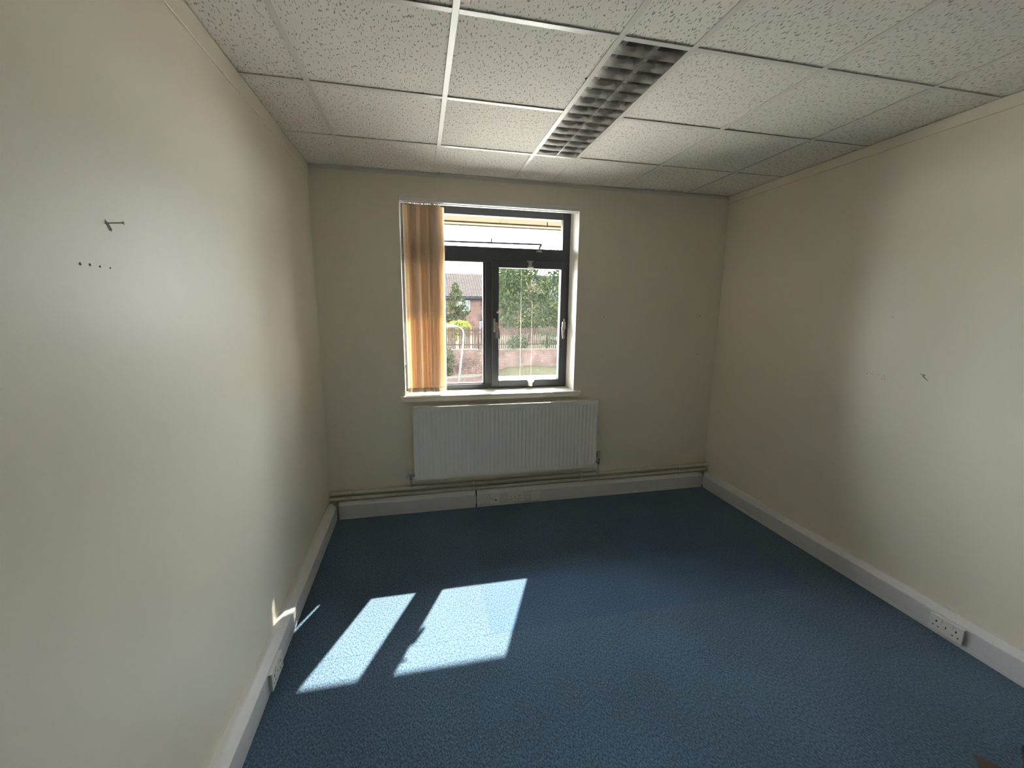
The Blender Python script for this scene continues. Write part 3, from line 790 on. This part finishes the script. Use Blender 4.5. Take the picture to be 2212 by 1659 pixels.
# ------------------------------------------------------------------ vertical blind, drawn to the left
vb = thing('vertical_blind', 'beige vertical fabric blind bunched at the left of the window, glowing orange in sun', 'blind', (0.78, 0.055, 0.99))
MB().prism([(0.040, 2.436), (0.070, 2.436), (0.074, 2.440), (0.074, 2.474), (0.036, 2.474), (0.036, 2.440)], 'x', OPX0+0.006, OPX1-0.006).build('headrail', M_RAIL, vb)
MB().box(OPX0+0.002, OPX0+0.006, 0.032, 0.078, 2.432, 2.4745, 0.001, 1).build('rail_end_cap', M_RAIL, vb)
MB().box(OPX1-0.006, OPX1-0.002, 0.032, 0.078, 2.432, 2.4745, 0.001, 1).build('rail_end_cap', M_RAIL, vb)
MB().box(OPX0+0.006, OPX1-0.006, 0.002, 0.030, 2.440, 2.472, 0.003, 2).build('pelmet_strip', M_RAIL, vb)
NS = 18
for k in range(NS):
    xn = 0.629 + 0.01425*k + (random.uniform(-0.005, 0.005) if 0 < k < NS-1 else 0)
    a = math.radians(40 + (random.uniform(-13, 11) if 0 < k < NS-1 else 0))
    wv = 0.089
    z0, z1 = 0.994 + random.uniform(0, 0.004), 2.424
    y0 = 0.028
    m_ = MB()
    ns, nzr = 8, 10
    tw = random.uniform(-0.05, 0.05)
    G = []
    for r in range(nzr+1):
        z = z0 + (z1-z0)*r/nzr
        ring = []
        for s in range(ns+1):
            u = s/ns
            aa = a + tw*(1-r/nzr)
            bow = 0.0035*math.sin(math.pi*u)
            ring.append(m_.bm.verts.new((xn + wv*u*math.cos(aa) - bow*math.sin(aa), y0 + wv*u*math.sin(aa) + bow*math.cos(aa), z)))
        G.append(ring)
    for r in range(nzr):
        for s in range(ns):
            m_.bm.faces.new((G[r][s], G[r][s+1], G[r+1][s+1], G[r+1][s]))
    so = m_.build('slat', M_FABRIC, vb, True)
    aa = a + tw
    # hem pocket with the weight plate
    m2 = MB()
    vs = []
    for zz in (z0-0.001, z0+0.034):
        for u, off in ((0.01, -0.0011), (0.99, -0.0011), (0.99, 0.0011), (0.01, 0.0011)):
            bow = 0.0
            vs.append((xn + wv*u*math.cos(aa) - off*math.sin(aa), y0 + wv*u*math.sin(aa) + off*math.cos(aa), zz))
    m2.faces(vs, [(0,1,2,3), (4,7,6,5), (0,4,5,1), (1,5,6,2), (2,6,7,3), (3,7,4,0)])
    m2.build('bottom_weight', M_WEIGHT, so)
    xc = xn + wv*0.5*math.cos(a); yc = y0 + wv*0.5*math.sin(a)
    MB().box(xc-0.004, xc+0.004, yc-0.004, yc+0.004, 2.420, 2.438).build('carrier', M_RAIL, so)
# pull cord looped at the left
MB().tube([(0.616, 0.050, 2.435), (0.614, 0.016, 2.2), (0.613, 0.012, 1.6), (0.613, 0.012, 1.24), (0.616, 0.014, 1.215), (0.620, 0.016, 1.24), (0.621, 0.018, 1.6), (0.620, 0.022, 2.2), (0.620, 0.050, 2.435)], 0.0012, 6).build('pull_cord', M_CORD, vb, True)
MB().tube([(0.6165, 0.014, 1.195), (0.6165, 0.014, 1.205), (0.6165, 0.014, 1.225), (0.6165, 0.014, 1.235)], [0.005, 0.008, 0.007, 0.003], 10).build('cord_weight', M_CORD, vb, True)

# ------------------------------------------------------------------ things cut by the lower right corner of the view
bg = MB()
pts = []
nu, nv = 20, 9
for j in range(nv+1):
    t = j/nv
    ring = []
    for i in range(nu):
        a = 2*math.pi*i/nu
        rr = (0.15 + 0.02*math.sin(3*a) + 0.012*math.sin(7*a+1.3)) * (1 - 0.55*t**2.2) * (1 + 0.05*math.sin(9*t+4*a))
        if j == nv: rr *= 0.15
        ring.append(bg.bm.verts.new((3.000 + rr*math.cos(a)*1.0, -2.606 + rr*math.sin(a)*0.95, 0.001 + 0.16*t + 0.01*math.sin(5*a)*t)))
    pts.append(ring)
for j in range(nv):
    for i in range(nu):
        bg.bm.faces.new((pts[j][i], pts[j][(i+1) % nu], pts[j+1][(i+1) % nu], pts[j+1][i]))
bg.bm.faces.new(pts[0]); bg.bm.faces.new(pts[nv])
bmesh.ops.recalc_face_normals(bg.bm, faces=list(bg.bm.faces))
tag(bg.build('black_bag', M_BAG, None, True), 'black bag on the carpet, cut off by the lower right corner', 'bag')
cd = MB().prism([(2.742, -2.441), (2.783, -2.492), (2.83, -2.62), (2.70, -2.66), (2.672, -2.52)], 'z', 0.0005, 0.004)
tag(cd.build('card_scrap', M_CARD), 'flat brown scrap lying on the carpet beside the black bag', 'scrap')

# ------------------------------------------------------------------ eaves just outside
ev = thing('roof_eaves', 'tan soffit boards and cream fascia overhanging the window outside', 'eaves', (1.3, 0.4, 2.48))
for x0_, x1_ in ((-3.0, -0.9), (-0.896, 0.32), (0.324, 1.52), (1.524, 2.74), (2.744, 5.0)):
    MB().box(x0_, x1_, 0.40, 0.875, 2.490 + random.uniform(0, 0.004), 2.505).build('soffit_board', M_SOFFIT, ev)
MB().box(-3, 5, 0.880, 0.975, 2.478, 2.500).build('fascia_batten', M_FASCIA, ev)
MB().box(-3, 5, 0.978, 1.0, 2.470, 2.66).build('fascia_board', M_FASCIA, ev)
MB().tube([(1.965, 0.72, 2.49), (1.965, 0.72, 2.455), (1.967, 0.725, 2.450)], 0.005, 8).build('soffit_hook', M_GUTTER, ev)
MB().tube([(-3, 1.05, 2.60), (5, 1.05, 2.60)], 0.05, 12).build('gutter', M_GUTTER, ev, True)
MB().faces([(-3, 1.05, 2.66), (5, 1.05, 2.66), (5, -5.5, 5.4), (-3, -5.5, 5.4), (-3, 1.05, 2.70), (5, 1.05, 2.70), (5, -5.5, 5.44), (-3, -5.5, 5.44)],
           [(0,1,2,3), (4,7,6,5), (0,4,5,1), (1,5,6,2), (2,6,7,3), (3,7,4,0)]).build('roof_slope', M_ROOFT, ev)

# ------------------------------------------------------------------ outdoors
GZ = -3.1
def ground(name, verts, faces, m, label, cat):
    return struct(MB().faces(verts, faces).build(name, m), label, cat)
ground('ground_bounce', [(-40, 0.4, GZ), (60, 0.4, GZ), (60, 20.5, GZ), (-40, 20.5, GZ)], [(0,1,2,3)], mat('pale_bounce_ground', (0.52, 0.50, 0.465), 0.9, var=0.12, vscale=0.7), 'unseen pale ground added below the window to bounce light indoors', 'yard')  # unseen ground, added pale so it throws daylight up into the room
ground('ground_paving', [(-40, 20.5, GZ), (60, 20.5, GZ), (60, 26.95, GZ), (-40, 26.95, GZ)], [(0,1,2,3)], M_PAVE, 'reddish block paving outside below the window', 'paving')
ground('ground_upper', [(-60, 27.2, -1.2), (90, 27.2, -1.2), (90, 120, -1.2), (-60, 120, -1.2)], [(0,1,2,3)], M_UNDER, 'earth behind the brick retaining wall', 'ground')
# pale verge with a rounded end
vg = MB()
out_ = [(-8, 25.3), (2.6, 25.25), (4.0, 25.45), (4.9, 25.85), (5.3, 26.35), (5.35, 26.94), (-8, 26.94)]
vg.prism([(x, y) for x, y in out_], 'z', GZ+0.001, GZ+0.12)
struct(vg.build('ground_verge', M_VERGE), 'pale gravel verge with a rounded end below the brick wall', 'verge')
# grass bank to the right
gb = MB()
nxg, nyg = 30, 8
V = []
for j in range(nyg+1):
    row = []
    for i in range(nxg+1):
        x = 5.6 + 24*i/nxg; t = j/nyg
        y = 21.5 + 5.44*t
        hgt = 0.62*min(1, t*1.3)*min(1, (x-5.6)/1.6) + (0.05*math.sin(x*2.1+y)+0.03*math.sin(x*5.3))*(1 if t > 0 else 0)*min(1, (x-5.6)/1.6)
        row.append(gb.bm.verts.new((x, y, GZ+0.004+max(0, hgt))))
    V.append(row)
for j in range(nyg):
    for i in range(nxg):
        gb.bm.faces.new((V[j][i], V[j][i+1], V[j+1][i+1], V[j+1][i]))
struct(gb.build('ground_bank', M_GRASS, None, True), 'dry grass bank at the foot of the brick wall', 'grass')
# retaining wall
rw = thing('retaining_wall', 'weathered red brick retaining wall below the fence outside', 'wall', (5, 27.1, GZ))
MB().box(-25, 45, 26.96, 27.25, GZ, -1.24).build('brickwork', M_BRICKW, rw)
MB().box(-25, 4.75, 26.93, 27.28, -1.24, -1.17).build('coping', M_COPE, rw)
MB().box(4.76, 45, 26.92, 27.29, -1.26, -1.20).build('coping', M_COPE, rw)
# fence: each pale a part
fn = thing('picket_fence', 'brown picket fence standing on the brick retaining wall', 'fence', (5, 27.12, -1.17))
pale = MB().prism([(-0.045, 0.0), (0.045, 0.0), (0.045, 1.50), (0.0, 1.56), (-0.045, 1.50)], 'y', -0.011, 0.011)
pme = bpy.data.meshes.new('pale'); pale.bm.to_mesh(pme); pale.bm.free(); pme.materials.append(M_FENCE)
missing = (3.52, 3.36, 4.45, 5.52)
x = 0.3
while x < 17.0:
    if not any(abs(x-q) < 0.06 for q in missing):
        o = bpy.data.objects.new('pale', pme); COL.objects.link(o); o.parent = fn
        o.location = (x-5, 0.02 if x < 6.2 else 0.0, 0.02 + random.uniform(-0.02, 0.03) - (0.03 if x > 5 else 0))
        o.rotation_euler = (0, random.uniform(-0.02, 0.02), 0)
    x += 0.118 if x < 6.0 else 0.155
for z in (-0.86, 0.18):
    MB().box(-12, 30, 27.15, 27.20, z-0.045, z+0.045).build('rail', M_FENCE, fn)
for xp in (-9, -6, -3, 0, 2.4, 5.0, 7.6, 10.2, 12.8, 15.4, 18, 21):
    MB().box(xp-0.05, xp+0.05, 27.19, 27.27, -1.24, 0.32).build('post', M_FENCE, fn)

# street lamp
sl_ = thing('street_lamp', 'leaning grey street lamp with a pale lantern in front of the brick wall', 'street lamp', (2.985, 22, GZ))
MB().tube([(2.985, 22, GZ), (3.02, 22, -2.8), (3.18, 22, -1.45)], [0.085, 0.075, 0.065], 12).build('base_post', M_LAMPM, sl_, True)
arc = [(3.18, 22, -1.45), (3.335, 22, -0.16), (3.355, 22, 0.20), (3.335, 22, 0.36), (3.27, 22, 0.49), (3.17, 22, 0.585), (3.04, 22, 0.635), (2.90, 22, 0.655)]
MB().tube(arc, [0.06, 0.055, 0.052, 0.05, 0.048, 0.046, 0.044, 0.042], 12).build('swan_neck', M_LAMPM, sl_, True)
ln = MB()
rings = []
for k in range(11):
    t = k/10
    x = 2.93 - 0.72*t
    r = math.sin(math.pi*(0.06+0.90*t))**0.55
    z = 0.67 + 0.02*t
    rings.append([ln.bm.verts.new((x, 22 + 0.15*r*math.cos(2*math.pi*i/14), z + (0.10 if math.sin(2*math.pi*i/14) > 0 else 0.055)*r*math.sin(2*math.pi*i/14))) for i in range(14)])
for a in range(10):
    for i in range(14):
        ln.bm.faces.new((rings[a][i], rings[a][(i+1) % 14], rings[a+1][(i+1) % 14], rings[a+1][i]))
ln.bm.faces.new(rings[0]); ln.bm.faces.new(rings[-1])
bmesh.ops.recalc_face_normals(ln.bm, faces=list(ln.bm.faces))
lo = ln.build('lantern', M_LANT, sl_, True)
MB().tube([(2.70, 22, 0.75), (2.70, 22, 0.81), (2.70, 22, 0.84)], [0.045, 0.04, 0.02], 10).build('photocell', M_LANT, lo, True)

# house
hs = thing('brick_house', 'red brick house with a brown tiled roof behind the fence', 'house', (7, 46, -1.2))
HY = 45.0
MB().box(-6, 22, HY, HY+9, -1.2, 2.95).build('wall', M_BRICKH, hs)
ridge_y, ridge_z, eave_y, eave_z = 49.4, 5.92, 44.6, 3.10
MB().faces([(-6.4, eave_y, eave_z-0.04), (22.4, eave_y, eave_z-0.04), (22.4, ridge_y, ridge_z-0.04), (-6.4, ridge_y, ridge_z-0.04), (22.4, 54.2, eave_z-0.04), (-6.4, 54.2, eave_z-0.04)],
           [(0,1,2,3), (3,2,4,5), (0,3,5), (1,4,2)]).build('roof_deck', M_ROOFB, hs)
# pantiles as real bumps: one joined part, each tile only a few pixels
nrow, tw_ = 17, 0.29
vt, ft = [], []
sl_len = math.hypot(ridge_y-eave_y, ridge_z-eave_z)
dy, dz = (ridge_y-eave_y)/sl_len, (ridge_z-eave_z)/sl_len
for r in range(nrow):
    s0, s1 = sl_len*r/nrow, sl_len*(r+1)/nrow + 0.04
    for c in range(int(16/tw_)):
        xa = 0.0 + c*tw_
        base = len(vt)
        for s, lift in ((s0, 0.055), (s1, 0.0)):
            for u, bz in ((0.0, 0.0), (0.25, 0.035), (0.55, 0.05), (0.8, 0.02), (1.0, 0.0)):
                hh_ = lift + bz
                vt.append((xa+tw_*u*0.98, eave_y + dy*s - dz*hh_, eave_z + dz*s + dy*hh_))
        for q in range(4):
            ft.append((base+q, base+q+1, base+q+6, base+q+5))
        # butt end of the tile
        b2 = len(vt)
        for u in (0.0, 0.98):
            vt.append((xa+tw_*u, eave_y + dy*s0, eave_z + dz*s0))
        ft.append((base, b2, b2+1, base+4, base+3, base+2, base+1))
tme = bpy.data.meshes.new('roof_tiles'); tme.from_pydata(vt, [], ft)
to = link('roof_tiles', tme, M_ROOFT, hs); to['kind'] = 'stuff'
MB().box(-6.4, 22.4, eave_y-0.10, eave_y+0.02, eave_z-0.20, eave_z-0.03).build('gutter', M_GUTTER, hs)
MB().box(-6.4, 22.4, eave_y, HY, eave_z-0.26, eave_z-0.20).build('soffit', M_GUTTER, hs)
MB().tube([(-6.4, ridge_y, ridge_z), (22.4, ridge_y, ridge_z)], 0.10, 8).build('ridge', M_ROOFB, hs)
for x0_, x1_, z0_, z1_ in ((4.9, 6.49, 1.56, 2.70), (7.93, 9.5, 1.56, 2.70), (7.6, 9.2, -0.9, 0.35), (0.6, 2.1, 1.56, 2.70)):
    wn = MB().box(x0_, x1_, HY-0.05, HY+0.02, z0_, z1_).build('window', M_HWIN, hs)
    mid = x1_ - (x1_-x0_)*0.42
    for a0, a1 in ((x0_+0.07, mid-0.04), (mid+0.04, x1_-0.07)):
        MB().box(a0, a1, HY-0.056, HY-0.05, z0_+0.09, z1_-0.07).build('pane', M_HGLASS, wn)
    MB().box(x0_-0.08, x1_+0.08, HY-0.12, HY-0.04, z0_-0.07, z0_).build('sill', M_HWIN, wn)
MB().box(7.55, 8.9, HY-0.03, HY, 0.40, 0.52).build('lintel', M_GUTTER, hs)

# ------------------------------------------------------------------ plants
def leaf_mesh(name, centers, size, m, parent, squash=1.0):
    """One crown: leaf blades as bent quads."""
    n = len(centers)
    d1 = rng.normal(size=(n, 3)); d1 /= np.linalg.norm(d1, axis=1)[:, None]
    d2 = rng.normal(size=(n, 3)); d2 -= (d2*d1).sum(1)[:, None]*d1; d2 /= np.linalg.norm(d2, axis=1)[:, None]
    s = size*rng.uniform(0.6, 1.35, size=(n, 1))
    a, b = d1*s, d2*s*0.42
    nn = np.cross(d1, d2)*s*0.12
    C = np.asarray(centers)
    v = np.stack([C-a*0.5, C+b*0.5+nn, C+a*0.5, C-b*0.5+nn], 1).reshape(-1, 3)
    f = np.arange(n*4).reshape(-1, 4)
    me = bpy.data.meshes.new(name); me.from_pydata(v.tolist(), [], f.tolist())
    return link(name, me, m, parent)

def blob(n, c, r, shell=0.55):
    d = rng.normal(size=(n, 3)); d /= np.linalg.norm(d, axis=1)[:, None]
    rad = shell + (1-shell)*rng.uniform(size=(n, 1))**0.6
    return np.asarray(c) + d*rad*np.asarray(r)

def tree(name, label, base, trunk_top, blobs, size, m, cat='tree', group=None, tr=0.16):
    t = thing(name, label, cat, base, group)
    bx_, by_, bz_ = base
    tk = MB().tube([(bx_, by_, bz_), (bx_+0.08, by_, (bz_+trunk_top)/2), (bx_-0.05, by_+0.1, trunk_top)], [tr, tr*0.75, tr*0.35], 10)
    tk.build('trunk', M_BARK, t, True)
    for k, (c, r, n) in enumerate(blobs[:7]):
        if trunk_top > bz_ + 1.5:
            p0 = Vector((bx_, by_, bz_ + (trunk_top-bz_)*(0.45+0.07*k)))
            p1 = Vector(c)
            MB().tube([p0, p0.lerp(p1, 0.55)+Vector((0, 0, 0.2)), p1], [tr*0.4, tr*0.25, tr*0.08], 6).build('branch', M_BARK, t, True)
    leaf_mesh('foliage', np.concatenate([blob(n, c, r) for c, r, n in blobs]), size, m, t)['kind'] = 'stuff'
    return t

# the big leafy tree behind the fence, with sky showing through its right side
bl_ = []
for c, r, n in (((9.0, 34, 4.7), (1.6, 1.6, 1.5), 900), ((10.0, 34.5, 5.8), (1.7, 1.5, 1.3), 760), ((8.8, 33.5, 2.8), (1.4, 1.4, 1.6), 900),
                ((10.6, 34, 3.4), (1.9, 1.6, 1.7), 950), ((12.3, 34.2, 5.0), (1.5, 1.4, 1.3), 420), ((12.5, 33.8, 2.5), (1.7, 1.4, 1.4), 560),
                ((9.5, 33.2, 1.0), (2.1, 1.3, 1.2), 900), ((13.4, 34.5, 1.2), (1.8, 1.3, 1.3), 620), ((14.3, 34.5, 4.2), (1.6, 1.5, 1.7), 520), ((11.6, 33.5, 0.6), (1.8, 1.2, 1.0), 600),
                ((8.4, 34.0, 6.0), (1.1, 1.2, 0.9), 380), ((13.2, 34.6, 6.3), (1.6, 1.4, 0.9), 330)):
    bl_.append((c, r, n))
tree('leafy_tree', 'tall dense green tree behind the fence, seen through the right casement', (10.8, 34.6, -1.2), 4.9, bl_, 0.36, M_LEAFD, tr=0.2)
bl_ = [((9.7, 38, 5.2), (1.5, 1.4, 1.9), 800), ((10.0, 38, 3.4), (2.0, 1.4, 2.2), 900), ((12.9, 38.5, 1.8), (2.2, 1.4, 1.6), 700), ((14.8, 38.5, 3.2), (1.6, 1.4, 1.8), 420), ((11.0, 38, 0.8), (2.4, 1.4, 1.6), 700)]
tree('leafy_tree', 'darker tree standing further back, mostly hidden by the tall tree', (10.2, 38.5, -1.2), 3.2, bl_, 0.40, M_LEAFG, tr=0.18)
# conifer in front of the house
cn = [((4.02, 35, 3.55), (0.35, 0.35, 0.5), 160), ((4.05, 35, 2.9), (0.62, 0.6, 0.6), 330), ((4.15, 35, 2.2), (0.85, 0.8, 0.65), 480), ((3.6, 35, 1.5), (0.85, 0.8, 0.7), 480),
      ((4.6, 35, 1.55), (0.75, 0.8, 0.55), 420), ((3.9, 35, 0.75), (1.05, 0.9, 0.7), 560), ((3.3, 35.1, 0.1), (0.8, 0.8, 0.7), 330), ((4.3, 35, 0.0), (0.9, 0.8, 0.7), 380)]
tree('conifer', 'pointed conifer in front of the tiled roof house', (4.0, 35.2, -1.2), 3.7, cn, 0.20, M_LEAFC, tr=0.12)
tree('yellow_shrub', 'sunlit yellow green shrub rising above the fence behind the lantern', (3.75, 29.2, -1.2), 0.1,
     [((3.7, 29, 0.45), (0.95, 0.6, 0.45), 420), ((3.0, 29.1, 0.25), (0.6, 0.5, 0.4), 200), ((4.3, 29.1, 0.2), (0.55, 0.5, 0.42), 190), ((3.7, 29.2, -0.3), (1.0, 0.6, 0.5), 260)], 0.17, M_LEAFY, 'shrub', tr=0.06)
tree('wall_shrub', 'dark green shrub against the brick wall beside the street lamp', (2.5, 26.3, GZ+0.12), -2.0,
     [((2.55, 26.25, -1.55), (0.62, 0.45, 0.55), 420), ((2.35, 26.25, -2.15), (0.85, 0.45, 0.6), 480), ((2.45, 26.25, -2.7), (0.6, 0.42, 0.35), 260)], 0.15, M_LEAFG, 'shrub', tr=0.05)
tree('fence_shrub', 'rounded green shrub growing through the fence above the brick wall', (7.85, 26.75, -1.17), -0.7,
     [((7.85, 26.7, -0.55), (0.75, 0.30, 0.45), 460), ((7.5, 26.7, -0.85), (0.7, 0.28, 0.30), 300), ((8.15, 26.7, -0.85), (0.55, 0.28, 0.28), 240)], 0.14, M_LEAFG, 'shrub', tr=0.04)
tree('fence_climber', 'loose green climber hanging over the fence at its right end', (10.9, 26.75, -1.17), -0.4,
     [((10.9, 26.75, -0.35), (0.9, 0.22, 0.45), 360), ((10.2, 26.75, -0.75), (0.7, 0.20, 0.30), 200), ((11.6, 26.75, -0.2), (0.7, 0.2, 0.5), 260), ((9.9, 26.75, 0.05), (0.6, 0.2, 0.3), 130)], 0.14, M_LEAFG, 'shrub', tr=0.03)
